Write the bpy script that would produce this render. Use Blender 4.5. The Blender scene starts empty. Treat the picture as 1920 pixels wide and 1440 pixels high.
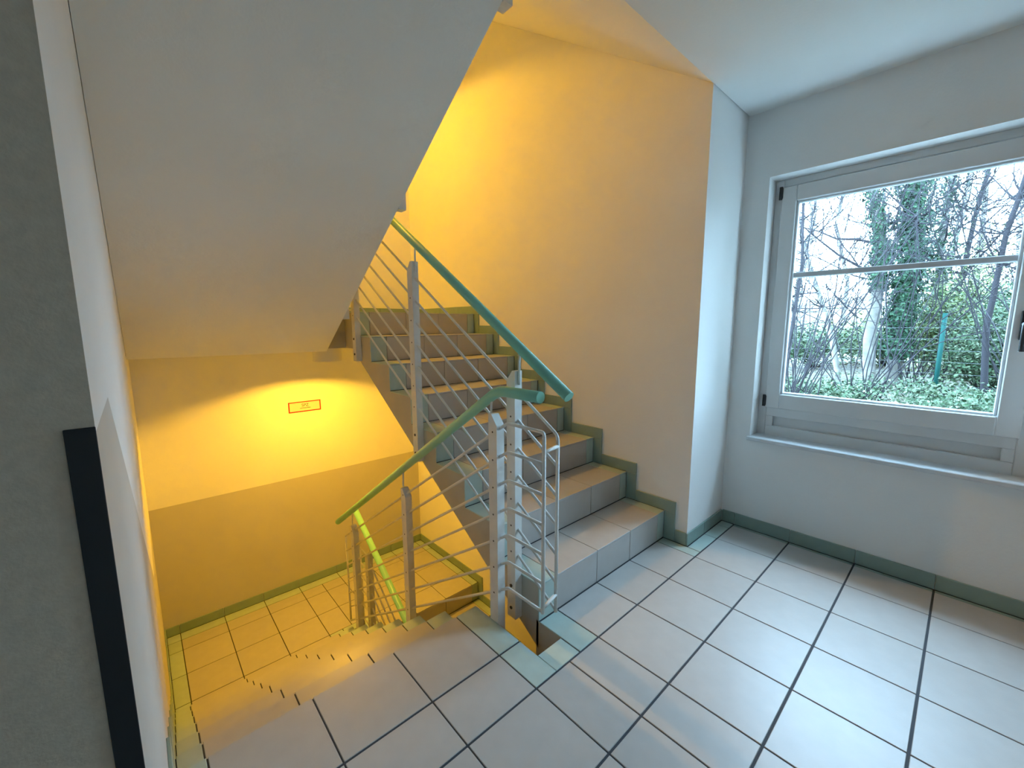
import bpy, bmesh, math, random
from mathutils import Vector, Matrix

# ------------------------------------------------------------------ camera, world, exposure
sc = bpy.context.scene
col = sc.collection
sc.view_settings.view_transform = 'Standard'
sc.view_settings.look = 'None'
sc.view_settings.gamma = 1.0
sc.view_settings.use_curve_mapping = False
sc.view_settings.exposure = 0.63
try:
    sc.cycles.max_bounces = 6
    sc.cycles.diffuse_bounces = 4
    sc.cycles.adaptive_threshold = 0.1
    sc.cycles.glossy_bounces = 2
    sc.cycles.transparent_max_bounces = 6
    sc.cycles.use_denoising = True
except Exception:
    pass

FPX = 778.8
cam_d = bpy.data.cameras.new('camera')
cam_d.sensor_width = 36.0
cam_d.lens = FPX / 1920.0 * 36.0
cam_d.clip_start = 0.01
cam_d.clip_end = 300
cam = bpy.data.objects.new('camera', cam_d)
col.objects.link(cam)
yaw, pitch, roll = 0.7362, 0.1396, -0.0031
F = Vector((math.sin(yaw) * math.cos(pitch), math.cos(yaw) * math.cos(pitch), -math.sin(pitch)))
Rv = Vector((math.cos(yaw), -math.sin(yaw), 0))
Uv = Rv.cross(F)
R2 = Rv * math.cos(roll) + Uv * math.sin(roll)
U2 = -Rv * math.sin(roll) + Uv * math.cos(roll)
M = Matrix(((R2.x, U2.x, -F.x, -1.3425), (R2.y, U2.y, -F.y, -0.9401), (R2.z, U2.z, -F.z, 1.3107), (0, 0, 0, 1)))
cam.matrix_world = M
sc.camera = cam

SKY = 28.5
LAMP = 6500.0
w = bpy.data.worlds.new('overcast_sky')
sc.world = w
w.use_nodes = True
bg = w.node_tree.nodes['Background']
bg.inputs[0].default_value = (0.45, 0.73, 1.0, 1)
bg.inputs[1].default_value = SKY


def portal(loc, sx, sy):
    l = bpy.data.lights.new('window_portal', 'AREA')
    l.shape = 'RECTANGLE'
    l.size = sx
    l.size_y = sy
    try:
        l.cycles.is_portal = True
    except Exception:
        return
    o = bpy.data.objects.new('window_portal', l)
    o.location = loc
    o.rotation_euler = (0, math.radians(90), 0)     # shines towards -X
    col.objects.link(o)


portal((1.96, -0.61, 1.39), 1.56, 1.12)

# ------------------------------------------------------------------ measures (metres)
T = 0.305
R = 0.1772
G = 0.274
YR1 = 0.234
XS = -0.117          # open side of the flights on the window side
XEL = -0.2646        # open side of the flights on the other side
XW = 0.9985
XR = 0.9885
XL = -1.385
YN = 0.508
YLAND = YR1 + 7 * G   # 2.152
YFAR = 3.29
YJOG = 0.09
XWIN = 1.505
ZC = 2.54
DZ = 2.777
SL = R / G


# ------------------------------------------------------------------ materials
def mat(name, colr, rough=0.6, var=0.0, vscale=8.0, bump=0.0, bscale=120.0, rnd=0.0, island=None, spec=0.5, metal=0.0, emit=None, spots=0.0):
    m = bpy.data.materials.new(name)
    m.use_nodes = True
    nt = m.node_tree
    b = nt.nodes['Principled BSDF']
    b.inputs['Base Color'].default_value = (*colr, 1)
    b.inputs['Roughness'].default_value = rough
    b.inputs['Specular IOR Level'].default_value = spec
    b.inputs['Metallic'].default_value = metal
    N, L = nt.nodes.new, nt.links.new
    tc = N('ShaderNodeTexCoord')
    cur = None
    if var > 0:
        n = N('ShaderNodeTexNoise')
        n.inputs['Scale'].default_value = vscale
        n.inputs['Detail'].default_value = 6
        L(tc.outputs['Object'], n.inputs['Vector'])
        mr = N('ShaderNodeMapRange')
        mr.inputs[1].default_value = 0.3
        mr.inputs[2].default_value = 0.7
        mr.inputs[3].default_value = 1 - var
        mr.inputs[4].default_value = 1 + var
        L(n.outputs['Fac'], mr.inputs[0])
        cur = mr.outputs[0]
    if spots > 0:
        n = N('ShaderNodeTexNoise')
        n.inputs['Scale'].default_value = 3.0
        n.inputs['Detail'].default_value = 3
        L(tc.outputs['Object'], n.inputs['Vector'])
        mr = N('ShaderNodeMapRange')
        mr.inputs[1].default_value = 0.62
        mr.inputs[2].default_value = 0.75
        mr.inputs[3].default_value = 1
        mr.inputs[4].default_value = 1 - spots
        L(n.outputs['Fac'], mr.inputs[0])
        if cur is not None:
            mm = N('ShaderNodeMath'); mm.operation = 'MULTIPLY'
            L(cur, mm.inputs[0]); L(mr.outputs[0], mm.inputs[1])
            cur = mm.outputs[0]
        else:
            cur = mr.outputs[0]
    if rnd > 0:
        oi = N('ShaderNodeObjectInfo')
        mr = N('ShaderNodeMapRange')
        mr.inputs[3].default_value = 1 - rnd
        mr.inputs[4].default_value = 1 + rnd
        L(oi.outputs['Random'], mr.inputs[0])
        if cur is not None:
            mm = N('ShaderNodeMath'); mm.operation = 'MULTIPLY'
            L(cur, mm.inputs[0]); L(mr.outputs[0], mm.inputs[1])
            cur = mm.outputs[0]
        else:
            cur = mr.outputs[0]
    base = None
    if island:
        g = N('ShaderNodeNewGeometry')
        cr = N('ShaderNodeValToRGB')
        els = cr.color_ramp.elements
        for i, c in enumerate(island):
            p = i / (len(island) - 1)
            if i < 2:
                e = els[i]
                e.position = p
            else:
                e = els.new(p)
            e.color = (*c, 1)
        L(g.outputs['Random Per Island'], cr.inputs[0])
        base = cr.outputs[0]
        L(base, b.inputs['Base Color'])
    if cur is not None:
        mx = N('ShaderNodeMix'); mx.data_type = 'RGBA'; mx.blend_type = 'MULTIPLY'
        mx.inputs['Factor'].default_value = 1
        if base is not None:
            L(base, mx.inputs['A'])
        else:
            mx.inputs['A'].default_value = (*colr, 1)
        cb = N('ShaderNodeCombineColor')
        for i in range(3):
            L(cur, cb.inputs[i])
        L(cb.outputs[0], mx.inputs['B'])
        L(mx.outputs['Result'], b.inputs['Base Color'])
    if bump > 0:
        n = N('ShaderNodeTexNoise')
        n.inputs['Scale'].default_value = bscale
        n.inputs['Detail'].default_value = 4
        L(tc.outputs['Object'], n.inputs['Vector'])
        bp = N('ShaderNodeBump')
        bp.inputs['Strength'].default_value = bump
        bp.inputs['Distance'].default_value = 0.003
        L(n.outputs['Fac'], bp.inputs['Height'])
        L(bp.outputs[0], b.inputs['Normal'])
    if emit:
        b.inputs['Emission Color'].default_value = (*emit[0], 1)
        b.inputs['Emission Strength'].default_value = emit[1]
    return m


M_WALL = mat('white_wall_paint', (0.89, 0.885, 0.865), 0.85, var=0.02, vscale=2.5, bump=0.25, bscale=90)
M_DADO = mat('grey_dado_paint', (0.60, 0.58, 0.54), 0.7, var=0.03, vscale=2.5, bump=0.2, bscale=90)
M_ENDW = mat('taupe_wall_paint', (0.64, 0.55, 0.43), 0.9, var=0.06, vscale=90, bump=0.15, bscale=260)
M_SOFF = mat('soffit_paint', (0.88, 0.88, 0.85), 0.85, var=0.02, vscale=2.0, bump=0.2, bscale=80)
M_SIDE = mat('stringer_paint', (0.50, 0.47, 0.40), 0.75, var=0.05, vscale=5, bump=0.2, bscale=60, spots=0.12)
M_GROUT = mat('dark_grout', (0.055, 0.06, 0.07), 0.9)
M_TILE = mat('beige_floor_tile', (0.50, 0.48, 0.455), 0.38, var=0.035, vscale=14, bump=0.06, bscale=300, rnd=0.03, spec=0.45)
M_STRIP = mat('green_border_tile', (0.45, 0.56, 0.52), 0.38, var=0.05, vscale=16, rnd=0.04, spec=0.45)
M_SKIRT = mat('green_skirting_tile', (0.27, 0.37, 0.33), 0.4, var=0.05, vscale=16, rnd=0.04, spec=0.45)
M_RAIL = mat('teal_handrail', (0.25, 0.60, 0.46), 0.42, var=0.03, vscale=10)
M_METAL = mat('white_metal_paint', (0.74, 0.73, 0.69), 0.42, var=0.05, vscale=20)
M_BOLT = mat('dark_bolt', (0.10, 0.09, 0.08), 0.5, metal=0.6)
M_FRAME = mat('white_window_paint', (0.78, 0.78, 0.77), 0.4, var=0.02, vscale=6)
M_SEAL = mat('window_seal', (0.70, 0.72, 0.74), 0.5)
M_SILL = mat('pale_stone_sill', (0.70, 0.71, 0.72), 0.35, var=0.04, vscale=30)
M_DARK = mat('dark_hinge_plastic', (0.02, 0.02, 0.022), 0.5)
M_BAR = mat('glazing_bar_metal', (0.62, 0.64, 0.66), 0.4)
M_GUARD = mat('black_guard_rubber', (0.012, 0.014, 0.016), 0.6, var=0.1, vscale=20)
M_SIGNW = mat('sign_plate', (0.66, 0.65, 0.58), 0.4)
M_RED = mat('sign_red', (0.42, 0.006, 0.006), 0.5)
M_INK = mat('sign_ink', (0.03, 0.025, 0.012), 0.6)
M_HOUS = mat('lamp_housing', (0.75, 0.74, 0.70), 0.5)
M_BULB = mat('lamp_bulb', (1, 0.8, 0.4), 0.5, emit=((1.0, 0.50, 0.03), LAMP))
M_BULB2 = mat('upper_lamp_bulb', (1, 0.8, 0.4), 0.5, emit=((1.0, 0.50, 0.03), LAMP * 1.25))


def glass_mat():
    m = bpy.data.materials.new('window_glass')
    m.use_nodes = True
    nt = m.node_tree
    nt.nodes.clear()
    o = nt.nodes.new('ShaderNodeOutputMaterial')
    t = nt.nodes.new('ShaderNodeBsdfTransparent')
    t.inputs[0].default_value = (0.95, 0.97, 0.97, 1)
    g = nt.nodes.new('ShaderNodeBsdfGlossy')
    g.inputs['Roughness'].default_value = 0.02
    f = nt.nodes.new('ShaderNodeFresnel')
    f.inputs[0].default_value = 1.4
    x = nt.nodes.new('ShaderNodeMixShader')
    nt.links.new(f.outputs[0], x.inputs[0])
    nt.links.new(t.outputs[0], x.inputs[1])
    nt.links.new(g.outputs[0], x.inputs[2])
    nt.links.new(x.outputs[0], o.inputs[0])
    return m


M_GLASS = glass_mat()


# ------------------------------------------------------------------ helpers
def link(o, parent=None):
    col.objects.link(o)
    if parent is not None:
        o.parent = parent
        pm = parent.location.copy()
        pp = parent.parent
        while pp is not None:
            pm = pm + Vector((0, 0, 0))
            pp = pp.parent
        o.matrix_parent_inverse = Matrix.Translation(-Vector(parent['_w'] if '_w' in parent else parent.location))
    return o


def struct(o):
    o['kind'] = 'structure'
    return o


def tag(o, label, cat, group=None):
    o['label'] = label
    o['category'] = cat
    if group:
        o['group'] = group
    return o


def empty(name, loc=(0, 0, 0)):
    o = bpy.data.objects.new(name, None)
    o.empty_display_size = 0.1
    o.location = loc
    col.objects.link(o)
    return o


def raw(name, verts, faces, mats, parent=None, idx=None, smooth=False):
    me = bpy.data.meshes.new(name)
    me.from_pydata(verts, [], faces)
    for m in (mats if isinstance(mats, (list, tuple)) else [mats]):
        me.materials.append(m)
    if idx:
        for p, i in zip(me.polygons, idx):
            p.material_index = i
    if smooth:
        for p in me.polygons:
            p.use_smooth = True
    me.update()
    return link(bpy.data.objects.new(name, me), parent)


def boxdata(x0, x1, y0, y1, z0, z1, off=0):
    v = [(x0, y0, z0), (x1, y0, z0), (x1, y1, z0), (x0, y1, z0), (x0, y0, z1), (x1, y0, z1), (x1, y1, z1), (x0, y1, z1)]
    f = [(0, 3, 2, 1), (4, 5, 6, 7), (0, 1, 5, 4), (1, 2, 6, 5), (2, 3, 7, 6), (3, 0, 4, 7)]
    return v, [tuple(i + off for i in q) for q in f]


def boxes(name, lst, m, parent=None):
    V, Fa = [], []
    for b in lst:
        v, f = boxdata(*b, off=len(V))
        V += v
        Fa += f
    return raw(name, V, Fa, m, parent)


_cache = {}


def block(name, b, m, parent=None, bev=0.0015):
    """chamfered box between the six bounds; alike blocks share one mesh"""
    x0, x1, y0, y1, z0, z1 = b
    d = (round(x1 - x0, 4), round(y1 - y0, 4), round(z1 - z0, 4))
    key = (d, m.name, bev)
    if key not in _cache:
        bm = bmesh.new()
        bmesh.ops.create_cube(bm, size=1.0)
        bmesh.ops.scale(bm, vec=d, verts=bm.verts)
        if bev > 0:
            bmesh.ops.bevel(bm, geom=list(bm.edges), offset=min(bev, min(d) * 0.3), segments=1, affect='EDGES')
        me = bpy.data.meshes.new(name)
        bm.to_mesh(me)
        bm.free()
        me.materials.append(m)
        _cache[key] = me
    o = bpy.data.objects.new(name, _cache[key])
    o.location = ((x0 + x1) / 2, (y0 + y1) / 2, (z0 + z1) / 2)
    return link(o, parent)


def prism_x(name, prof, x0, x1, mats, parent=None, side_mat=0, edge_idx=None):
    """(y,z) outline, counter-clockwise seen from +X, pushed along X"""
    n = len(prof)
    V = [(x0, y, z) for y, z in prof] + [(x1, y, z) for y, z in prof]
    Fa = [tuple(range(n - 1, -1, -1)), tuple(range(n, 2 * n))]
    idx = [side_mat, side_mat]
    for i in range(n):
        j = (i + 1) % n
        Fa.append((i, j, n + j, n + i))
        idx.append(edge_idx[i] if edge_idx else 0)
    return raw(name, V, Fa, mats, parent, idx)


def tubedata(pts, rad, sides=8, V=None, Fa=None, cap=True):
    V = [] if V is None else V
    Fa = [] if Fa is None else Fa
    pts = [Vector(p) for p in pts]
    n = len(pts)
    if not isinstance(rad, (list, tuple)):
        rad = [rad] * n
    o0 = len(V)
    ref = None
    for i, p in enumerate(pts):
        if i == 0:
            d = (pts[1] - p).normalized()
        elif i == n - 1:
            d = (p - pts[i - 1]).normalized()
        else:
            d = ((p - pts[i - 1]).normalized() + (pts[i + 1] - p).normalized()).normalized()
        if ref is None:
            ref = Vector((1, 0, 0)) if abs(d.x) < 0.8 else Vector((0, 0, 1))
        u = (ref - d * ref.dot(d)).normalized()
        ref = u
        v = d.cross(u)
        r = rad[i]
        if 0 < i < n - 1:
            c = max(0.5, (p - pts[i - 1]).normalized().dot(d))
            # keep the section round through the bend
            bend = (pts[i + 1] - p).normalized() - (p - pts[i - 1]).normalized()
        for k in range(sides):
            a = 2 * math.pi * k / sides
            V.append(tuple(p + u * (math.cos(a) * r) + v * (math.sin(a) * r)))
    for i in range(n - 1):
        for k in range(sides):
            k2 = (k + 1) % sides
            a = o0 + i * sides
            Fa.append((a + k, a + k2, a + sides + k2, a + sides + k))
    if cap:
        Fa.append(tuple(o0 + k for k in range(sides - 1, -1, -1)))
        Fa.append(tuple(o0 + (n - 1) * sides + k for k in range(sides)))
    return V, Fa


def tube(name, pts, rad, m, parent=None, sides=8, smooth=True):
    V, Fa = tubedata(pts, rad, sides)
    o = raw(name, V, Fa, m, parent)
    if smooth:
        for p in o.data.polygons:
            p.use_smooth = len(p.vertices) == 4
    return o


def rounded(pts, rad, n=5):
    """polyline with its inner corners rounded"""
    P = [Vector(p) for p in pts]
    out = [P[0]]
    for i in range(1, len(P) - 1):
        a = (P[i - 1] - P[i]).normalized()
        b = (P[i + 1] - P[i]).normalized()
        p0, p2 = P[i] + a * rad, P[i] + b * rad
        for k in range(n + 1):
            t = k / n
            out.append(p0 * (1 - t) ** 2 + P[i] * 2 * t * (1 - t) + p2 * t ** 2)
    out.append(P[-1])
    return out


# ------------------------------------------------------------------ walls, slabs, ceiling
GX, GY = 0.005, 0.008       # joint widths (joints running along Y / along X)
TT = 0.008                  # tile thickness
GR = 0.003                  # joint depth

floor = struct(boxes('floor', [
    (-2.6, XWIN, -2.9, 0.0, -0.283, -GR),
    (XS, XW, 0.0, YR1 + 0.02, -0.24, -GR),
    (XW, XWIN, 0.0, YJOG, -0.24, -GR),
    (XEL, XS, 0.0, 0.104, -0.24, -GR),
    (XL, XEL, 0.0, YN + 0.0, -0.24, -GR)], M_SIDE))
boxes('joint_bed', [
    (-2.6, XWIN, -2.9, 0.0, -GR - 0.0004, -GR + 0.0004),
    (XS, XW, 0.0, YR1 + 0.005, -GR - 0.0004, -GR + 0.0004),
    (XW, XWIN, 0.0, YJOG, -GR - 0.0004, -GR + 0.0004),
    (XEL, XS, 0.0, 0.104, -GR - 0.0004, -GR + 0.0004),
    (XL, XEL, 0.0, YN - 0.001, -GR - 0.0004, -GR + 0.0004)], M_GROUT, floor)


def tile(parent, x0, x1, y0, y1, z, m=M_TILE, gx=GX, gy=GY, name='tile'):
    return block(name, (x0 + gx / 2, x1 - gx / 2, y0 + gy / 2, y1 - gy / 2, z - TT, z), m, parent)


ylines = [0, -0.3144, -0.6259, -0.9371, -1.247, -1.557, -1.867, -2.177, -2.487, -2.797]
xg, xf, xh, xk, xl = -0.3757, -0.19, -0.6843, -0.9927, -1.298
xlines = [-1.60, xl, xk, xh, xg, xf, 0.0, T, 2 * T, 3 * T, 1.2203, 1.470]
for j in range(len(ylines) - 1):
    for i in range(len(xlines) - 1):
        tile(floor, xlines[i], xlines[i + 1], ylines[j + 1], ylines[j], 0)
    tile(floor, 1.470, 1.4925, ylines[j + 1], ylines[j], 0, M_SKIRT, gx=0.002, name='border_tile')
# in front of the rising flight and around the stairwell eye
for i in range(3):
    tile(floor, i * T, (i + 1) * T, 0, YR1, 0)
tile(floor, 3 * T, XR, 0, YR1, 0, M_STRIP, name='border_tile')
xx = [XR, 1.2203, 1.41, 1.4925]
for a, b in zip(xx[:-1], xx[1:]):
    tile(floor, a, b, 0, YJOG - 0.01, 0, M_STRIP, name='border_tile')
tile(floor, XS - 0.004, 0, 0, YR1, 0, M_STRIP, name='border_tile')
tile(floor, XEL, XS - 0.004, 0, 0.107, 0, M_STRIP, name='border_tile')
yj = 0.2085
for a, b in ((0, yj), (yj, YN + 0.007)):
    for p, q in ((xl, xk), (xk, xh), (xh, xg)):
        tile(floor, p, q, a, b, 0)
    tile(floor, xg, XEL + 0.004, a, b, 0, M_STRIP, name='border_tile')
    tile(floor, XL + 0.01, xl, a, b, 0, M_STRIP, name='border_tile')

# stairwell wall beside the rising flight (its end forms the jog next to the window)
wall_right = struct(boxes('wall_right', [(XW, XWIN + 0.3, YJOG, YFAR + 0.2, -3.2, 5.2)], M_WALL))
# far wall with painted dado
V = [(-1.7, YFAR, -3.2), (XW, YFAR, -3.2), (XW, YFAR, -0.13), (-1.7, YFAR, -0.13), (XW, YFAR, 5.2), (-1.7, YFAR, 5.2),
     (-1.7, YFAR + .2, -3.2), (XW, YFAR + .2, -3.2), (XW, YFAR + .2, 5.2), (-1.7, YFAR + .2, 5.2)]
struct(raw('wall_far', V, [(0, 1, 2, 3), (3, 2, 4, 5), (7, 6, 9, 8), (6, 0, 3, 5, 9), (1, 7, 8, 4, 2), (5, 4, 8, 9), (6, 7, 1, 0)], [M_DADO, M_WALL], idx=[0, 1, 1, 1, 1, 1, 1]))
# wall beside the descending flight, dado following the stairs; its near end faces the camera
YE = -0.27
ZD0, ZD1 = 1.19, -0.13
yd0, yd1 = 0.06, 0.06 + (ZD0 - ZD1) / SL
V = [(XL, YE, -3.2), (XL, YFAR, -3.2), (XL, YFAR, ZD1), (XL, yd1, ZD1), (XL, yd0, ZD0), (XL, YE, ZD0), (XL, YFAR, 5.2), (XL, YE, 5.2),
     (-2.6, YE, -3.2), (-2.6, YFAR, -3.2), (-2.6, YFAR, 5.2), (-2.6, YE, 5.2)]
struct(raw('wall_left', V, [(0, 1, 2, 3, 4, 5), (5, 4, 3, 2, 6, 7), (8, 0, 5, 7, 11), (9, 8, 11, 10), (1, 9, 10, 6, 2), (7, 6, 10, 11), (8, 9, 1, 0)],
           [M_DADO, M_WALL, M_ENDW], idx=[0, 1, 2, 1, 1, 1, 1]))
# window wall with two openings
W1 = (-1.17, -0.05)
ZW0, ZW1 = 0.61, 2.165
XO = XWIN + 0.43
struct(boxes('wall_window', [
    (XWIN, XO, -3.2, YJOG, -3.2, ZW0), (XWIN, XO, -3.2, YJOG, ZW1, 3.2),
    (XWIN, XO, W1[1], YJOG, ZW0, ZW1), (XWIN, XO, -3.2, W1[0], ZW0, ZW1)], M_WALL))
struct(boxes('wall_back', [(-2.8, XO, -3.1, -2.9, -0.3, 2.9)], M_WALL))
struct(boxes('wall_side', [(-2.8, -2.6, -2.9, YE, -0.3, 2.9)], M_WALL))
struct(boxes('ceiling', [(-2.8, XWIN, -2.9, 0.085, ZC, ZC + 0.23), (XL, XEL, 0.085, 0.15, ZC, ZC + 0.23)], M_SOFF))
struct(boxes('ceiling_top', [(-2.0, XWIN + 0.3, -0.5, YFAR + 0.2, 5.0, 5.2)], M_WALL))
struct(boxes('wall_upper', [(-2.0, XWIN + 0.3, -0.5, -0.3, ZC + 0.23, 5.2)], M_WALL))
struct(boxes('floor_basement', [(-2.0, XWIN + 0.3, -0.5, YFAR + 0.2, -3.0, -2.66)], M_TILE))
struct(boxes('wall_basement', [(-2.0, XWIN + 0.3, -0.5, -0.3, -3.0, -0.28)], M_WALL))


# ------------------------------------------------------------------ landings
def landing(name, z, tiled):
    b = z - 0.275
    o = struct(boxes(name, [(XL, XW, 2.345, YFAR, b, z - GR), (XS, XW, YLAND + 0.006, 2.345, b, z - GR)] + ([(XL, XEL, YLAND, 2.345, b, z - GR)] if tiled else []),
                     [M_SIDE, M_SOFF]))
    for p in o.data.polygons:
        p.material_index = 1 if p.normal.z < -0.5 else 0
    return o


up = landing('floor_upper_landing', 8 * R, False)
low = landing('floor_lower_landing', -7 * R, True)
landing('floor_top_landing', 8 * R + DZ, False)
for lo, z in ((up, 8 * R), (low, -7 * R)):
    # joint bed and tiles
    boxes('joint_bed', [(XL, XW, 2.345, YFAR, z - GR, z - GR + 0.0005), (XS, XW, YLAND + 0.006, 2.345, z - GR, z - GR + 0.0005), (XL, XEL, YLAND, 2.345, z - GR, z - GR + 0.0005)], M_GROUT, lo)
    yl = [YLAND, 2.412, 2.725, 3.035, 3.178]
    xls = [-1.286, -0.977, -0.668, -0.366]
    for j in range(4):
        for i in range(3):
            tile(lo, xls[i], xls[i + 1], yl[j], yl[j + 1], z, gx=0.006, gy=0.005)
        tile(lo, XL + 0.01, xls[0], yl[j], yl[j + 1], z, M_STRIP, gx=0.006, gy=0.005, name='border_tile')
    for j in range(4):
        y0 = yl[j]
        if j == 0:
            tile(lo, -0.366, XEL + 0.004, y0, yl[1], z, M_STRIP, name='border_tile', gy=0.005)
            tile(lo, XS - 0.004, 0.0, y0, yl[1], z, M_STRIP, name='border_tile', gy=0.005)
            tile(lo, XEL + 0.004, XS - 0.004, 2.34, yl[1], z, M_STRIP, name='border_tile', gy=0.003)
        else:
            tile(lo, -0.366, -0.18, y0, yl[j + 1], z, gy=0.005)
            tile(lo, -0.18, 0.0, y0, yl[j + 1], z, gy=0.005)
        for i in range(3):
            tile(lo, i * T, (i + 1) * T, y0, yl[j + 1], z, gy=0.005)
        tile(lo, 3 * T, XR, y0, yl[j + 1], z, M_STRIP, name='border_tile', gy=0.005)
    for p, q in zip([XL + .01] + xls + [0, T, 2 * T, 3 * T], xls + [0, T, 2 * T, 3 * T, XR]):
        tile(lo, p, q, 3.178, YFAR - 0.01, z, M_STRIP, name='border_tile', gy=0.005)
    zt = z + 0.075


# ------------------------------------------------------------------ flights
def soff_r(y):
    return 0.229 + SL * (y - 0.802)


def right_flight(name, zo, ntile, n=8, step=R, ys=None):
    prof = [(ys or YR1 + 0.006, soff_r(ys or YR1) + zo)]
    yend = 2.20
    prof.append((yend, soff_r(yend) + zo))
    prof.append((yend, n * step - GR + zo))
    kinds = [2, 0, 1]
    for k in range(n, 0, -1):
        y = YR1 + (k - 1) * G + 0.006
        prof.append((y, k * step - GR + zo))
        prof.append((y, (k - 1) * step - GR + zo))
        kinds += [1, 1]
    kinds[-1] = 0
    if ys:
        prof.append((ys, zo - GR))
        kinds.append(0)
    # edges: prof order is counter-clockwise seen from +X
    body_parent = empty(name, ((XS + XW) / 2, YR1, zo))
    prism_x('flight_body', prof, XS, XW - 0.0015, [M_SIDE, M_GROUT, M_SOFF], body_parent, 0, kinds)
    for k in range(1, ntile[1] + 1):
        if k < ntile[0]:
            continue
        y = YR1 + (k - 1) * G
        z0, z1 = (k - 1) * step + zo, k * step + zo
        xs = [XS - 0.005, 0.0, T, 2 * T, 3 * T, XR]
        for i in range(5):
            m = M_STRIP if i in (0, 4) else M_TILE
            nm = 'border_riser_tile' if i in (0, 4) else 'riser_tile'
            block(nm, (xs[i] + 0.0015, xs[i + 1] - 0.0015, y, y + TT, z0 + 0.002, z1 - TT - 0.001), m, body_parent)
            if k < n:
                nm = 'border_tread_tile' if i in (0, 4) else 'tread_tile'
                block(nm, (xs[i] + 0.0015, xs[i + 1] - 0.0015, y - 0.002, y + G - 0.003, z1 - TT, z1), m, body_parent)
    return body_parent


def left_flight(name, zo, soff, n, ytop, ybot, ntile, step):
    """steps fall away towards +Y; ytop = edge of the upper floor"""
    yst = ytop - (0.30 if ntile else 0.149)
    prof = [(yst, soff(yst)), (ybot, soff(ybot)), (ybot, zo - n * step - GR)]
    kinds = [2, 0, 1]
    g = (YLAND - ytop) / (n - 1)
    for k in range(n - 1, -1, -1):
        y = ytop + k * g - 0.006
        prof.append((y, zo - (k + 1) * step - GR))
        prof.append((y, zo - k * step - GR))
        kinds += [1, 1]
    prof.append((yst, zo - GR - 0.001))
    kinds.append(0)
    p = empty(name, ((XL + XEL) / 2, ytop, zo))
    prism_x('flight_body', prof, XL + 0.0015, XEL, [M_SIDE if ntile else M_SOFF, M_GROUT, M_SOFF], p, 0, kinds)
    for k in range(0, ntile):
        y = ytop + k * g
        z1 = zo - k * step
        z0 = z1 - step
        xs = [XL + 0.01, xl, xk, xh, xg, XEL + 0.005]
        for i in range(5):
            m = M_STRIP if i in (0, 4) else M_TILE
            b = 'border_' if i in (0, 4) else ''
            block(b + 'riser_tile', (xs[i] + 0.002, xs[i + 1] - 0.002, y - TT, y, z0 + 0.002, z1 - TT - 0.001), m, p)
            if k > 0:
                block(b + 'tread_tile', (xs[i] + 0.0025, xs[i + 1] - 0.0025, y - g + 0.003, y + 0.002, z1 - TT, z1), m, p)
    return p


tag(right_flight('stair_flight', 0, (1, 8)), 'beige tiled stair flight climbing from the window landing beside the tall warm-lit wall', 'stairs')
tag(right_flight('stair_flight', -15 * R, (6, 8)), 'yellow-lit stair flight dropping out of sight beyond the lower landing, under the climbing flight', 'stairs')
tag(right_flight('stair_flight', DZ, (9, 8), ys=0.088), 'flight overhead seen only as a sloping warm soffit meeting the ceiling', 'stairs')
tag(left_flight('stair_flight', 0, lambda y: -0.35 - SL * (y - YN), 7, YN, YLAND + 0.03, 7, R),
    'tiled stair flight going down from the window landing to the yellow-lit lower landing', 'stairs')
tag(left_flight('stair_flight', DZ, lambda y: 2.436 - 0.645 * (y - 0.308), 8, 0.30, 2.345, 0, (DZ - 8 * R) / 8),
    'flight overhead seen from below as a large sloping grey soffit', 'stairs')


# ------------------------------------------------------------------ tile skirtings
def skirt_x(parent, x0, x1, yface, z, cuts, sgn=-1, h=0.078):
    """tiles on a wall whose face is at y = yface and looks towards sgn*Y"""
    c = [x0] + cuts + [x1]
    for a, b in zip(c[:-1], c[1:]):
        y0, y1 = sorted((yface, yface + sgn * 0.010))
        block('skirting_tile', (a + 0.0015, b - 0.0015, y0, y1, z + 0.001, z + h), M_SKIRT, parent)


def skirt_y(parent, y0, y1, xface, z, cuts, sgn=-1, h=0.078):
    c = [y0] + cuts + [y1]
    for a, b in zip(c[:-1], c[1:]):
        x0, x1 = sorted((xface, xface + sgn * 0.010))
        block('skirting_tile', (x0, x1, a + 0.0015, b - 0.0015, z + 0.001, z + h), M_SKIRT, parent)


def sroot(name, loc):
    return struct(empty(name, loc))


b = sroot('baseboard_window', (XWIN, -0.6, 0))
skirt_y(b, -2.89, YJOG - 0.01, XWIN, 0, [-2.4, -2.1, -1.867, -1.557, -1.247, -0.9371, -0.6259, -0.3144, 0.0])
b = sroot('baseboard_jog', (1.25, YJOG, 0))
skirt_x(b, XW - 0.01, XWIN - 0.01, YJOG, 0, [1.2203])
b = sroot('baseboard_right', (XW, 1.2, 0))
SH = 0.072
skirt_y(b, YJOG - 0.0, YR1 - SH, XW, 0, [])
for k in range(1, 9):
    y = YR1 + (k - 1) * G
    zt = k * R
    # upright piece in front of the riser, then the piece lying along the tread
    block('skirting_tile', (XW - 0.010, XW, y - SH + 0.001, y - 0.0005, zt - R + 0.001, zt - 0.0005), M_SKIRT, b)
    if k < 8:
        block('skirting_tile', (XW - 0.010, XW, y - SH + 0.001, y + G - SH - 0.001, zt + 0.0005, zt + SH), M_SKIRT, b)
    else:
        block('skirting_tile', (XW - 0.010, XW, y - SH + 0.001, y + 0.25, zt + 0.0005, zt + SH), M_SKIRT, b)
        skirt_y(b, y + 0.25, YFAR - 0.01, XW, zt, [2.72, 3.03], h=SH)
b = sroot('baseboard_far_upper', (0, YFAR, 8 * R))
skirt_x(b, XL, XW - 0.01, YFAR, 8 * R, [-1.286, -0.977, -0.668, -0.366, 0, T, 2 * T, 3 * T])
b = sroot('baseboard_far_lower', (0, YFAR, -7 * R))
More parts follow.
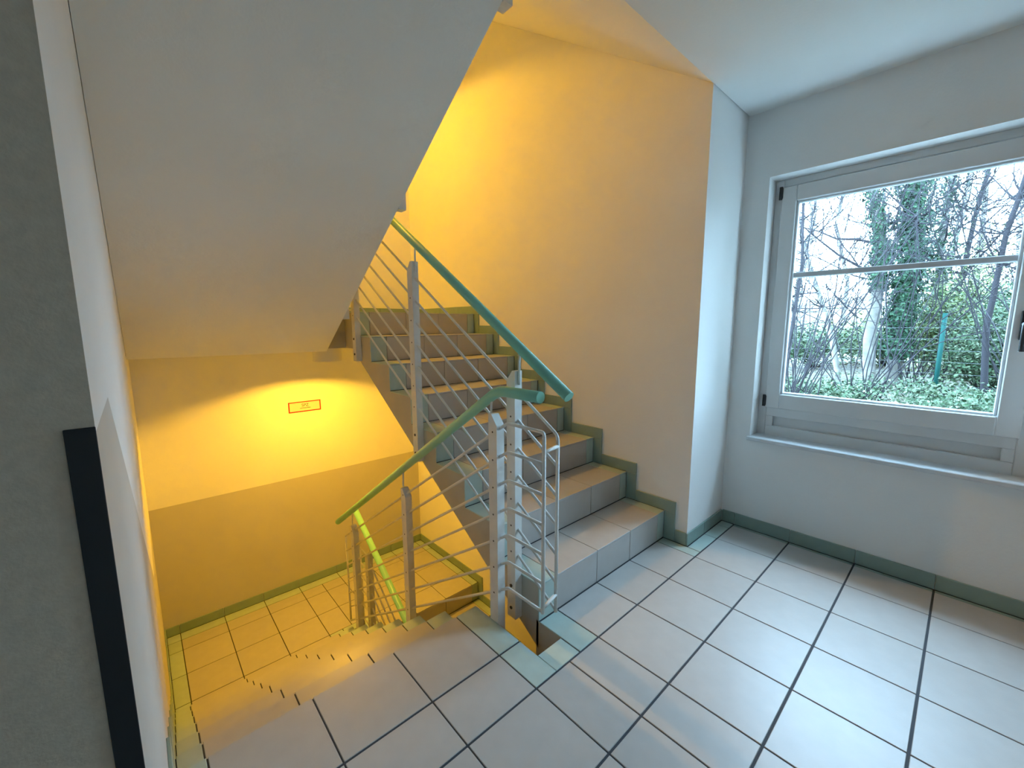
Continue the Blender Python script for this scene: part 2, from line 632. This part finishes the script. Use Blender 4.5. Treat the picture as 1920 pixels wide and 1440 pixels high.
skirt_x(b, XL, XW - 0.01, YFAR, -7 * R, [-1.286, -0.977, -0.668, -0.366, 0, T, 2 * T, 3 * T])
b = sroot('baseboard_right_lower', (XW, 2.7, -7 * R))
skirt_y(b, YLAND - 0.07, YFAR - 0.01, XW, -7 * R, [2.412, 2.725, 3.035])
for k in range(7, 5, -1):
    y = YR1 + (k - 1) * G
    zt = k * R - 15 * R
    block('skirting_tile', (XW - 0.010, XW, y + G - SH + 0.001, y + G - 0.0005, zt + 0.001, zt + R - 0.0005), M_SKIRT, b)
    block('skirting_tile', (XW - 0.010, XW, y - SH + 0.001, y + G - SH - 0.001, zt + 0.0005, zt + SH), M_SKIRT, b)
b = sroot('baseboard_left', (XL, 0.2, 0))
skirt_y(b, YE, YN + SH, XL, 0, [0.0, 0.2085], sgn=1)
for k in range(1, 7):
    y = YN + k * G
    zt = -k * R
    block('skirting_tile', (XL, XL + 0.010, y - G + 0.0005, y - G + SH, zt + 0.001, zt + R - 0.0005), M_SKIRT, b)
    block('skirting_tile', (XL, XL + 0.010, y - G + SH + 0.001, y + SH, zt + 0.0005, zt + SH), M_SKIRT, b)
skirt_y(b, YLAND + 0.002, YFAR - 0.01, XL, -7 * R, [2.412, 2.725, 3.035], sgn=1)


# ------------------------------------------------------------------ railings
RH = 0.0068


def post(parent, x, y, zb, zt, high, bracket_to, xrail):
    """square post with a slanted head; 'high' = side (+1/-1 in Y) on which the head stands taller"""
    hx, hy = 0.0205, 0.027
    zl, zh = zt - 0.045, zt
    za, zc = (zl, zh) if high > 0 else (zh, zl)
    ym = y + high * 0.006
    # outline in (y,z): flat tip, slanted shoulder
    if high > 0:
        prof = [(y - hy, zb), (y + hy, zb), (y + hy, zt), (y + 0.008, zt), (y - hy, zl)]
    else:
        prof = [(y - hy, zb), (y + hy, zb), (y + hy, zl), (y - 0.008, zt), (y - hy, zt)]
    p = prism_x('post', prof, x - hx, x + hx, M_METAL, parent)
    yb = y + high * (hy + 0.005)
    tube('bracket_rod', rounded([(x, yb, zt - 0.06), (x, yb, zt + 0.03), (xrail, yb, bracket_to(yb) - 0.018)], 0.01, 3), 0.005, M_METAL, p, 8)
    for q in (0.05, 0.16):
        tube('bolt', [(x - hx - 0.004, y, zb + q), (x - hx + 0.001, y, zb + q)], 0.008, M_BOLT, p, 8)
    return p


def collar(parent, x, y, z):
    tube('rod_screw', [(x - 0.0215, y, z), (x - 0.0195, y, z)], 0.0045, M_BOLT, parent, 6)


def right_rail(zo, label, full=True):
    x = -0.1385
    root = empty('stair_railing', (x, 0.4, zo))
    zr = lambda y: 1.040 + zo + SL * (y - 0.069)
    tube('handrail', [(-0.135, 0.069, zr(0.069)), (-0.135, 2.29, zr(2.29))], 0.0225, M_RAIL, root, 20)
    rods = [1.045 - 0.1255 * i for i in range(7)]
    yv, ye = 0.12, 2.235
    for i, r0 in enumerate(rods):
        f = lambda y: r0 + zo + SL * (y - 0.375)
        pts = [(x, yv, f(yv)), (x, 2.13, f(2.13)), (x, ye, f(2.13))]
        if i == 0:
            pts = [(x, yv, f(yv) - 0.03)] + pts
        tube('rail_rod', rounded(pts, 0.02, 3), RH, M_METAL, root, 6)
    f0 = rods[0] + zo + SL * (yv - 0.375)
    f1 = rods[-1] + zo + SL * (yv - 0.375)
    tube('end_tube', [(x, yv, f1 - 0.006), (x, yv, f0 - 0.02)], 0.0075, M_METAL, root, 8)
    e0 = rods[0] + zo + SL * (2.13 - 0.375)
    tube('end_tube', [(x, ye, e0 - 0.76), (x, ye, e0 + 0.006)], 0.0075, M_METAL, root, 8)
    for y in (0.375, 1.222, 2.068):
        nose = R + zo + SL * (y - YR1)
        p = post(root, x, y, nose - 0.305, rods[0] + zo + SL * (y - 0.375) + 0.075, -1, zr, -0.135)
        for r0 in rods[1:]:
            collar(p, x, y, r0 + zo + SL * (y - 0.375))
    tag(root, label, 'railing')
    return root


def left_rail(zo, label, drop=0.0, dy=0.0):
    x = -0.2435
    root = empty('stair_railing', (x, 0.4, zo))
    zh = 1.045 + zo
    zr = lambda y: zh if y < 0.36 else zh - SL * (y - 0.36)
    tube('handrail', rounded([(-0.240, 0.118, zh), (-0.240, 0.36, zh), (-0.240, 2.41, zr(2.41))], 0.05, 6), 0.0225, M_RAIL, root, 20)
    rods = [0.916 - 0.1217 * i for i in range(7)]
    yb, yv, ye = 0.30, 0.095, 2.24
    for i, r0 in enumerate(rods):
        f = lambda y: r0 + zo - SL * (y - yb)
        pts = [(x, yv, r0 + zo), (x, yb, r0 + zo), (x, ye, f(ye))]
        if i == 0:
            pts = [(x, yv, r0 + zo - 0.03)] + pts
        tube('rail_rod', rounded(pts, 0.015, 3), RH, M_METAL, root, 6)
    tube('end_tube', [(x, yv, rods[-1] + zo - 0.006), (x, yv, rods[0] + zo - 0.02)], 0.0075, M_METAL, root, 8)
    tube('end_tube', [(x, ye, rods[-1] + zo - SL * (ye - yb) - 0.006), (x, ye, rods[0] + zo - SL * (ye - yb) + 0.006)], 0.0075, M_METAL, root, 8)
    for y in (0.373 + dy, 1.200 + dy, 2.05 + dy):
        nose = zo - SL * (y - YN)
        p = post(root, x, y, nose - 0.315 - drop, rods[0] + zo - SL * (y - yb) + 0.035 + (0.04 if y < 0.5 else 0.0), 1, zr, -0.240)
        for r0 in rods:
            collar(p, x, y, r0 + zo - SL * (y - yb))
    tag(root, label, 'railing')
    return root


rr = right_rail(0, 'railing with teal handrail and sloping rods along the climbing flight beside the warm-lit wall')
lr = left_rail(0, 'railing with bent teal handrail beside the flight going down to the lower landing')
right_rail(-15 * R, 'yellow-green lit railing of the flight dropping below the lower landing, seen between the rods')
left_rail(DZ, 'railing overhead whose post ends peek past the edge of the grey sloping soffit', 0.145, -0.06)
for z in (0.838, 0.20):
    tube('end_connector', [(-0.2435, 0.097, z), (-0.1385, 0.12, z)], 0.0075, M_METAL, rr, 8)


# ------------------------------------------------------------------ lamps under the landings
def lamp(x, y, z, label, mb=None):
    root = empty('ceiling_lamp', (x, y, z))
    n = 64
    V, Fa = [], []
    ro, ri, h = 0.108, 0.102, 0.110
    for r, zz in ((0.0, z - 0.001), (ro, z - 0.001), (ro, z - h), (ri, z - h), (ri, z - 0.012), (0.0, z - 0.012)):
        for k in range(n):
            a = 2 * math.pi * k / n
            V.append((x + r * math.cos(a), y + r * math.sin(a), zz))
    for s in range(5):
        for k in range(n):
            k2 = (k + 1) % n
            Fa.append((s * n + k, s * n + k2, (s + 1) * n + k2, (s + 1) * n + k))
    raw('housing', V, Fa, M_HOUS, root, smooth=False)
    bm = bmesh.new()
    bmesh.ops.create_icosphere(bm, subdivisions=2, radius=0.02)
    bmesh.ops.scale(bm, vec=(1, 1, 0.15), verts=bm.verts)
    bmesh.ops.translate(bm, vec=(x, y, z - 0.070), verts=bm.verts)
    me = bpy.data.meshes.new('bulb')
    bm.to_mesh(me)
    bm.free()
    me.materials.append(mb or M_BULB)
    for p in me.polygons:
        p.use_smooth = True
    link(bpy.data.objects.new('bulb', me), root)
    tube('socket', [(x, y, z - 0.012), (x, y, z - 0.066)], 0.022, M_HOUS, root, 10)
    tag(root, label, 'lamp')


lamp(-0.19, 2.56, 8 * R - 0.275, 'round lamp under the landing lighting the wall with the red-framed sign yellow')
lamp(-0.19, 2.56, 8 * R - 0.275 + DZ, 'round lamp high under the next landing lighting the tall stair wall', M_BULB2)

# ------------------------------------------------------------------ sign
sg = empty('wall_sign', (-0.188, YFAR, 0.553))
yb = YFAR
block('plate', (-0.332, -0.044, yb - 0.004, yb, 0.503, 0.603), M_SIGNW, sg, 0.0008)
for bb in ((-0.332, -0.044, 0.594, 0.603), (-0.332, -0.044, 0.503, 0.512), (-0.332, -0.322, 0.512, 0.594), (-0.054, -0.044, 0.512, 0.594)):
    block('border', (bb[0], bb[1], yb - 0.0055, yb - 0.004, bb[2], bb[3]), M_RED, sg, 0.0002)


def text(body, size, x, z, y, m, parent, name):
    cu = bpy.data.curves.new(name, 'FONT')
    cu.body = body
    cu.size = size
    cu.align_x = 'CENTER'
    cu.extrude = 0.0004
    o = bpy.data.objects.new(name, cu)
    cu.materials.append(m)
    o.location = (x, y, z)
    o.rotation_euler = (math.radians(90), 0, 0)
    dg = bpy.context.evaluated_depsgraph_get()
    col.objects.link(o)
    dg.update()
    me = bpy.data.meshes.new_from_object(o.evaluated_get(dg))
    mw = o.matrix_world.copy()
    loc, rot = Vector(o.location), o.rotation_euler.to_matrix().to_4x4()
    me.transform(Matrix.Translation(loc) @ rot)
    col.objects.unlink(o)
    bpy.data.objects.remove(o)
    if not me.materials:
        me.materials.append(m)
    return link(bpy.data.objects.new(name, me), parent)


text('SPZ', 0.040, -0.186, 0.553, yb - 0.005, M_INK, sg, 'lettering')
rs = random.Random(4)
x = -0.232
Vb, Fb = [], []
while x < -0.142:
    ww = rs.uniform(0.003, 0.006)
    v, f = boxdata(x, x + ww, yb - 0.0052, yb - 0.004, 0.536, 0.536 + rs.choice([0.005, 0.005, 0.007]), off=len(Vb))
    Vb += v
    Fb += f
    x += ww + 0.0012
raw('small_print', Vb, Fb, M_INK, sg)
tag(sg, 'white wall sign with red border reading SPZ on the yellow-lit far wall', 'sign')

# corner guard on the near wall end
cg = block('corner_guard', (XL - 0.0255, XL + 0.0005, YE - 0.003, YE, 0.0, 1.197), M_GUARD, None, 0.0006)
tag(cg, 'black corner guard strip on the dark wall end nearest the camera', 'corner guard')


# ------------------------------------------------------------------ windows
def window(idx, y0, y1):
    """y0 < y1 : the opening in the wall"""
    root = struct(empty('window_%d' % idx, (XWIN, (y0 + y1) / 2, ZW0)))
    xf0, xf1 = 1.625, 1.70
    # fixed frame
    fr = [(xf0, xf1, y0, y0 + 0.045, ZW0, ZW1), (xf0, xf1, y1 - 0.045, y1, ZW0, ZW1),
          (xf0, xf1, y0 + 0.045, y1 - 0.045, ZW1 - 0.04, ZW1), (xf0, xf1, y0 + 0.045, y1 - 0.045, ZW0, 0.672),
          (xf0, xf1, y0 + 0.045, y1 - 0.045, 0.735, 0.80)]
    for q in fr:
        block('frame_bar', q, M_FRAME, root, 0.003)
    block('frame_panel', (xf0 + 0.028, xf1 - 0.01, y0 + 0.045, y1 - 0.045, 0.672, 0.735), M_FRAME, root, 0.001)
    for a, b in ((y0 + 0.045, y0 + 0.085), (y1 - 0.085, y1 - 0.045)):
        block('frame_bar', (xf0, xf1 - 0.01, a, b, 0.672, 0.735), M_FRAME, root, 0.002)
    # opening sash
    xs0, xs1 = 1.607, 1.672
    sy0, sy1, sz0, sz1 = y0 + 0.040, y1 - 0.040, 0.790, 2.118
    gy0, gy1, gz0, gz1 = y0 + 0.117, y1 - 0.117, 0.882, 2.030
    sash = block('sash', (xs0, xs1, sy0, gy0, sz0, sz1), M_FRAME, root, 0.004)
    for q in ((xs0, xs1, gy1, sy1, sz0, sz1), (xs0, xs1, gy0, gy1, gz1, sz1), (xs0, xs1, gy0, gy1, sz0, gz0)):
        block('sash', q, M_FRAME, root, 0.004)
    # glazing bead
    t = 0.012
    for q in ((gy0, gy0 + t, gz0, gz1), (gy1 - t, gy1, gz0, gz1), (gy0 + t, gy1 - t, gz0, gz0 + t), (gy0 + t, gy1 - t, gz1 - t, gz1)):
        block('glazing_bead', (xs0 + 0.014, xs0 + 0.045, q[0], q[1], q[2], q[3]), M_SEAL, root, 0.003)
    block('glazing_bar', (xs0 + 0.030, xs0 + 0.060, gy0, gy1, 1.590, 1.622), M_BAR, root, 0.004)
    for a, b in ((gz0 + 0.002, 1.592), (1.620, gz1 - 0.002)):
        V = [(1.655, gy0 + 0.002, a), (1.655, gy1 - 0.002, a), (1.655, gy1 - 0.002, b), (1.655, gy0 + 0.002, b)]
        raw('glass_pane', V, [(0, 3, 2, 1)], M_GLASS, root)
    # hinges on the stair side, handle on the other
    for z in (0.835, 2.085):
        tube('hinge', [(xs0 - 0.006, y1 - 0.036, z - 0.036), (xs0 - 0.006, y1 - 0.036, z + 0.036)], 0.009, M_DARK, root, 10)
        block('hinge_leaf', (xs0 - 0.004, xs0 + 0.012, y1 - 0.046, y1 - 0.026, z - 0.03, z + 0.03), M_DARK, root, 0.001)
    hb = block('handle', (xs0 - 0.010, xs0, y0 + 0.066, y0 + 0.094, 1.24, 1.37), M_DARK, root, 0.003)
    tube('handle_lever', rounded([(xs0 - 0.008, y0 + 0.08, 1.31), (xs0 - 0.050, y0 + 0.08, 1.31), (xs0 - 0.050, y0 + 0.08, 1.19)], 0.015, 4), 0.010, M_DARK, root, 10)
    # sill
    block('window_sill', (XWIN - 0.028, xf0 + 0.01, y0 - 0.012, y1 + 0.014, ZW0 - 0.022, ZW0 + 0.003), M_SILL, root, 0.004)
    return root


window(1, *W1)

# ------------------------------------------------------------------ outdoors
rn = random.Random(11)
M_BARK = mat('grey_bark', (0.11, 0.10, 0.085), 0.9, var=0.35, vscale=6, bump=0.6, bscale=25)
M_BARK2 = mat('pale_bark', (0.17, 0.16, 0.14), 0.9, var=0.3, vscale=8, bump=0.5, bscale=25)
M_TWIG = mat('twig_bark', (0.026, 0.024, 0.027), 0.9, spec=0.05)
M_IVY = mat('ivy_leaf', (0.03, 0.08, 0.03), 0.5, spec=0.15, island=[(0.006, 0.020, 0.011), (0.014, 0.040, 0.020), (0.028, 0.065, 0.030)])
M_LEAF = mat('shrub_leaf', (0.1, 0.2, 0.08), 0.5, spec=0.15, island=[(0.012, 0.026, 0.012), (0.028, 0.055, 0.025), (0.06, 0.085, 0.045), (0.10, 0.115, 0.075)])
M_YLEAF = mat('pale_green_leaf', (0.3, 0.4, 0.15), 0.5, spec=0.15, island=[(0.07, 0.105, 0.035), (0.12, 0.15, 0.06), (0.16, 0.18, 0.09)])
M_LITTER = mat('dead_leaf', (0.3, 0.22, 0.12), 0.8, spec=0.15, island=[(0.07, 0.055, 0.04), (0.14, 0.115, 0.08), (0.20, 0.17, 0.125), (0.10, 0.10, 0.07)])
M_EARTH = mat('woodland_earth', (0.08, 0.075, 0.055), 0.95, var=0.4, vscale=3)
M_POST = mat('green_fence_post', (0.003, 0.034, 0.029), 0.6, spec=0.1)
M_WIRE = mat('fence_wire', (0.08, 0.09, 0.09), 0.6, spec=0.1)


def gz(x, y):
    return -0.28 + 0.06 * (x - 2) + 0.06 * math.sin(1.3 * x + 0.7 * y) + 0.05 * math.sin(1.9 * y - 0.6 * x) + (0.05 * max(0, x - 14) if x > 14 else 0)


V, Fa = [], []
NX, NY = 44, 60
for i in range(NX + 1):
    for j in range(NY + 1):
        xx_, yy_ = 1.94 + i * 0.9, -24 + j * 0.9
        V.append((xx_, yy_, gz(xx_, yy_)))
for i in range(NX):
    for j in range(NY):
        a = i * (NY + 1) + j
        Fa.append((a, a + NY + 1, a + NY + 2, a + 1))
gr = raw('ground', V, Fa, M_EARTH, smooth=True)
struct(gr)


def leafdata(V, Fa, c, s, nrm=None):
    if nrm is None:
        nrm = Vector((rn.gauss(0, 1), rn.gauss(0, 1), rn.gauss(0, 1)))
    nrm = Vector(nrm).normalized()
    u = nrm.orthogonal().normalized()
    v = nrm.cross(u)
    a = rn.uniform(0, 6.283)
    u, v = u * math.cos(a) + v * math.sin(a), v * math.cos(a) - u * math.sin(a)
    c = Vector(c)
    o = len(V)
    V += [tuple(c - u * s), tuple(c + v * s * 0.55 + nrm * s * 0.12), tuple(c + u * s), tuple(c - v * s * 0.55 + nrm * s * 0.12)]
    Fa.append((o, o + 1, o + 2, o + 3))


def path(p, d, length, n, wob, up=0.0, droop=0.0):
    pts = [Vector(p)]
    d = Vector(d).normalized()
    for i in range(n):
        d = (d + Vector((rn.gauss(0, wob), rn.gauss(0, wob), rn.gauss(0, wob) + up - droop * i / n))).normalized()
        pts.append(pts[-1] + d * (length / n))
    return pts


def grow(V, Fa, p, d, length, r, depth, wob=0.16, up=0.03):
    n = 5 if depth > 0 else 4
    pts = path(p, d, length, n, wob, up)
    if min(q.x for q in pts) < 2.4:      # keep clear of the building
        return
    tubedata(pts, [r * (1 - 0.75 * i / n) for i in range(n + 1)], 4 if r < 0.02 else 6, V, Fa, False)
    if depth <= 0:
        return
    for k in range(rn.randint(4, 6)):
        i = rn.randint(1, n)
        q = pts[i]
        dd = (pts[i] - pts[i - 1]).normalized()
        side = Vector((rn.gauss(0, 1), rn.gauss(0, 1), rn.gauss(0.1, 0.7))).normalized()
        grow(V, Fa, q, dd * 0.55 + side, length * rn.uniform(0.45, 0.7), r * 0.42, depth - 1, wob, up)


def tree(name, label, base, pts, r0, r1, bark, nb, ivy, blen=1.6, depth=2, zmin=0.35):
    root = empty(name, base)
    P = [Vector(base) + Vector(p) for p in pts]
    # smooth the trunk
    S = []
    for i in range(len(P) - 1):
        for t in (0, 0.33, 0.66):
            S.append(P[i].lerp(P[i + 1], t) + Vector((rn.gauss(0, r0 * 0.08), rn.gauss(0, r0 * 0.08), 0)))
    S.append(P[-1])
    n = len(S)
    rad = [r0 * 1.35 if i == 0 else r0 + (r1 - r0) * i / (n - 1) for i in range(n)]
    S[0] = S[0] - Vector((0, 0, 0.25))
    tube('trunk', S, rad, bark, root, 10)
    V, Fa = [], []
    for k in range(nb):
        i = rn.randint(max(1, int(zmin * n)), n - 1)
        d = Vector((rn.gauss(0, 1), rn.gauss(0, 1), rn.uniform(0.0, 0.9)))
        grow(V, Fa, S[i], d, blen * rn.uniform(0.6, 1.2), rad[i] * 0.35, depth)
    if V:
        raw('branches', V, Fa, M_TWIG, root)
    if ivy:
        V, Fa = [], []
        (cnt, lo, hi, spread, leaf) = ivy
        for k in range(cnt):
            t = rn.uniform(lo, hi) * (n - 1)
            i = min(n - 2, int(t))
            c = S[i].lerp(S[i + 1], t - i)
            rr_ = rad[i] + abs(rn.gauss(0, spread)) * (0.5 + 0.5 * math.sin(t * 2.3) ** 2)
            a = rn.uniform(0, 6.283)
            out = Vector((math.cos(a), math.sin(a), rn.uniform(-0.4, 0.5)))
            leafdata(V, Fa, c + Vector((math.cos(a) * rr_, math.sin(a) * rr_, rn.gauss(0, 0.03))), rn.uniform(0.7, 1.2) * leaf, out)
        iv = raw('ivy', V, Fa, M_IVY, root)
        iv['kind'] = 'stuff'
    tag(root, label, 'tree')
    return root


def gp(x, y):
    return (x, y, gz(x, y))


tree('woodland_tree', 'grey leaning trunk with patchy ivy behind the window glass, beside the thick ivy-clad tree', gp(8.6, 0.26),
     [(0, 0, 0), (0, 0.06, 1.0), (0, 0.02, 2.0), (0, 0.06, 2.6), (0, 0.25, 3.6), (0, 0.5, 5.2), (0.2, 0.7, 7.5)], 0.10, 0.05, M_BARK, 9, (2600, 0.30, 0.75, 0.10, 0.034), 1.8)
tree('woodland_tree', 'thick ivy-clad tree in the middle of the window view', gp(8.9, -0.05),
     [(0, 0, 0), (0, 0.02, 1.2), (0, -0.03, 2.4), (0, 0.06, 3.6), (0.0, 0.1, 5.5), (0.1, 0.0, 8.0)], 0.12, 0.07, M_BARK, 8, (11000, 0.10, 0.85, 0.17, 0.036), 1.8)
tree('woodland_tree', 'pale many-branched tree just past the ivy-clad tree in the window', gp(9.8, -0.32),
     [(0, 0, 0), (0, -0.1, 1.5), (0, -0.05, 3.0), (0, -0.15, 4.5), (0, -0.2, 7.0)], 0.07, 0.03, M_BARK2, 16, (2500, 0.2, 0.9, 0.30, 0.034), 1.3)
tree('woodland_tree', 'slim pale trunk leaning towards the hinge side of the window', gp(9.0, 0.75),
     [(0, 0, 0), (0, 0.2, 0.9), (0, 0.5, 1.8), (0, 0.85, 2.8), (0, 1.1, 4.2), (0, 1.3, 6)], 0.05, 0.03, M_BARK2, 20, None, 1.6)
tree('woodland_tree', 'thin bare tree tangled with twigs near the handle side of the window', gp(7.2, -1.15),
     [(0, 0, 0), (0, 0.1, 1.2), (0, 0.05, 2.4), (0, -0.1, 3.6), (0, -0.3, 5.5)], 0.04, 0.018, M_TWIG, 30, None, 1.4)
tree('woodland_tree', 'bare thin tree behind the hinge side of the pane', gp(7.6, 1.35),
     [(0, 0, 0), (0, -0.05, 1.2), (0, -0.12, 2.4), (0, -0.05, 3.6), (0, 0.1, 5.5)], 0.035, 0.015, M_TWIG, 32, None, 1.5)
tree('woodland_tree', 'twiggy bare tree behind the wire fence between the ivy-clad tree and the green post', gp(10.5, -0.75),
     [(0, 0, 0), (0, 0.1, 1.5), (0, 0.0, 3.2), (0, -0.2, 5.0), (0, -0.3, 7)], 0.05, 0.02, M_TWIG, 34, None, 1.7)
far_spots = [(14.0, 2.9), (15.5, 1.3), (14.8, -0.2), (16.5, -1.7), (18.0, 3.6), (19.0, 0.6), (13.2, -2.1), (20.5, -0.9), (17.2, 2.2), (22.0, 2.0), (13.0, 4.5), (15.0, -4.5), (18.5, -3.5), (21.0, 5.0), (9.6, 3.4), (11.0, 5.6), (9.4, 6.9), (13.5, 7.4), (16.5, 9.0), (10.2, -3.6), (9.6, -5.6), (12.5, -6.8)]
for (x_, y_) in far_spots:
    t = tree('woodland_tree', 'slender bare tree far back in the wood behind the fence', gp(x_, y_),
             [(0, 0, 0), (0, rn.gauss(0, .2), 2), (0, rn.gauss(0, .3), 4), (0, rn.gauss(0, .4), 6.5), (0, rn.gauss(0, .5), 9)], rn.uniform(0.06, 0.12), 0.03, rn.choice([M_BARK, M_BARK2]), 13, None, 2.6, 2, 0.15)
    t['group'] = 'bare trees far back in the wood'


def canes(label, base, n, length, spread, lean=(0, 0)):
    root = empty('arching_shrub', base)
    V, Fa = [], []
    for k in range(n):
        a = rn.uniform(0, 6.283)
        d = Vector((math.cos(a) * spread + lean[0], math.sin(a) * spread + lean[1], 1.0))
        L_ = length * rn.uniform(0.6, 1.15)
        pts = path(Vector(base) + Vector((rn.gauss(0, .12), rn.gauss(0, .12), -0.05)), d, L_, 9, 0.15, 0.03, 0.28)
        if min(q_.x for q_ in pts) < 2.4:
            continue
        tubedata(pts, [0.0075 * (1 - 0.8 * i / 9) for i in range(10)], 4, V, Fa, False)
        for q in range(rn.randint(4, 7)):
            i = rn.randint(3, 9)
            p2 = path(pts[i], (pts[i] - pts[i - 1]).normalized() + Vector((rn.gauss(0, .7), rn.gauss(0, .7), rn.gauss(0, .6))), L_ * rn.uniform(.15, .4), 4, 0.16)
            if min(q_.x for q_ in p2) < 2.4:
                continue
            tubedata(p2, [0.0038 * (1 - 0.7 * j / 4) for j in range(5)], 3, V, Fa, False)
    raw('canes', V, Fa, M_TWIG, root)
    tag(root, label, 'shrub')


canes('shrub of bare arching canes near the hinge side of the window pane', gp(5.6, 0.75), 34, 5.6, 0.35)
canes('shrub of bare arching canes in front of the ivy-clad tree', gp(6.4, 0.1), 20, 5.4, 0.4)
canes('shrub of bare arching canes sweeping up by the handle side of the pane', gp(6.6, -1.65), 34, 6.0, 0.35, (0, 0.06))
canes('shrub of bare canes between the green post and the ivy-clad tree', gp(8.9, -0.35), 24, 5.8, 0.35)


def shrub(label, base, rx, ry, rz, nleaf, leaf, m, nst=10):
    root = empty('leafy_shrub', base)
    V, Fa = [], []
    B = Vector(base)
    tips = []
    for k in range(nst):
        a = rn.uniform(0, 6.283)
        tip = B + Vector((math.cos(a) * rx * rn.uniform(.3, .95), math.sin(a) * ry * rn.uniform(.3, .95), rz * rn.uniform(.6, 1.7)))
        mid = B.lerp(tip, .5) + Vector((0, 0, rz * .2))
        tubedata([B - Vector((0, 0, .05)), mid, tip], [0.012, 0.008, 0.003], 4, V, Fa, False)
        tips.append((mid, tip))
    raw('stems', V, Fa, M_TWIG, root)
    V, Fa = [], []
    for k in range(nleaf):
        a, b_ = rn.choice(tips)
        c = a.lerp(b_, rn.uniform(-0.4, 1.1)) + Vector((rn.gauss(0, rx * .22), rn.gauss(0, ry * .22), rn.gauss(0, rz * .18)))
        c.z = max(c.z, gz(c.x, c.y) + 0.02)
        c.x = max(c.x, 2.5)
        leafdata(V, Fa, c, leaf * rn.uniform(.6, 1.3), (rn.gauss(-0.4, .7), rn.gauss(0, .7), rn.gauss(.7, .6)))
    f = raw('foliage', V, Fa, m, root)
    f['kind'] = 'stuff'
    tag(root, label, 'shrub')


shrub('bushy green shrub just behind the green fence post', gp(9.0, -1.15), 0.75, 0.75, 0.95, 11000, 0.028, M_LEAF, 22)
shrub('yellow-green shrub behind the ivy-clad tree', gp(9.6, -0.62), 0.6, 0.6, 1.5, 8000, 0.03, M_YLEAF, 20)
shrub('low ferny green clump at the bottom hinge corner of the pane', gp(6.3, 0.55), 0.9, 0.9, 0.30, 7000, 0.024, M_LEAF, 16)
shrub('low leafy clump below the green fence post', gp(6.4, -0.95), 0.8, 0.8, 0.28, 5000, 0.024, M_LEAF, 16)
shrub('dark green shrub beyond the fence at the hinge side', gp(10.5, 1.5), 1.0, 1.2, 0.6, 6000, 0.035, M_LEAF, 18)
shrub('broad pale green thicket beyond the fence behind the green post', gp(11.5, -1.4), 1.2, 1.2, 1.1, 9000, 0.04, M_LEAF, 24)
shrub('grey green thicket beyond the fence behind the trunks', gp(12.0, 0.4), 1.2, 1.6, 0.8, 9000, 0.04, M_YLEAF, 24)

shrub('green thicket beyond the fence far past the hinge side of the window', gp(10.0, 4.6), 1.4, 1.6, 0.9, 6000, 0.045, M_LEAF, 24)
shrub('low grey green clump outside beyond the hinge side of the pane', gp(6.6, 3.0), 1.0, 1.1, 0.4, 5000, 0.03, M_LEAF, 18)
for (x_, y_, lab) in ((4.3, -3.9, 'tall added thicket out of view, screening daylight from the wall jog, close to the building, past the handle side of the window'),
                      (6.6, -6.6, 'tall added thicket out of view, screening daylight from the wall jog, deeper in the wood past the handle side of the window'),
                      (3.4, -7.2, 'tall added thicket out of view, screening daylight from the wall jog, farthest along the outside wall')):
    shrub(lab, gp(x_, y_), 1.5, 1.5, 3.2, 4500, 0.17, M_LEAF, 30)  # leafy screens added out of view to cut direct daylight on the jog
V, Fa = [], []
for k in range(30000):
    x_ = 2.5 + 13 * rn.random() ** 0.8
    y_ = rn.uniform(-0.5, 0.75) * (x_ - 1) * 1.0
    leafdata(V, Fa, (x_, y_, gz(x_, y_) + rn.uniform(0.005, 0.04)), rn.uniform(.018, .038), (rn.gauss(0, .4), rn.gauss(0, .4), 1))
fl = raw('fallen_leaves', V, Fa, M_LITTER)
fl['kind'] = 'stuff'
tag(fl, 'dry fallen leaves scattered over the woodland ground outside', 'leaves')
V, Fa = [], []
for k in range(26000):
    x_ = 2.5 + 13 * rn.random()
    y_ = rn.uniform(-0.5, 0.75) * (x_ - 1) * 1.0
    if math.sin(x_ * 1.7 + 1) + math.sin(y_ * 2.3 + x_) < 0.1:
        continue
    leafdata(V, Fa, (x_, y_, gz(x_, y_) + rn.uniform(0.02, 0.20)), rn.uniform(.018, .034), (rn.gauss(0, .5), rn.gauss(0, .5), 1))
fl = raw('ground_ivy', V, Fa, M_LEAF)
fl['kind'] = 'stuff'
tag(fl, 'low green ground ivy covering the woodland floor outside', 'ivy')

fe = empty('wire_fence', gp(8.0, -0.62))
for y_ in (-5.6, -3.1, -0.62, 1.9, 4.4):
    z_ = gz(8.0, y_)
    tube('fence_post', [(8.0, y_, z_ - 0.2), (8.0, y_, z_ + 1.42)], 0.03, M_POST, fe, 10)
for z_ in (0.12, 0.30, 0.48, 0.66, 0.84, 1.02, 1.20):
    tube('fence_wire', [(8.0, yy, gz(8.0, yy) + z_) for yy in (-5.6, -4.3, -3.1, -1.9, -0.62, 0.6, 1.9, 3.1, 4.4)], 0.0028, M_WIRE, fe, 4)
tag(fe, 'green wire fence with a dark green post running through the wood outside', 'fence')
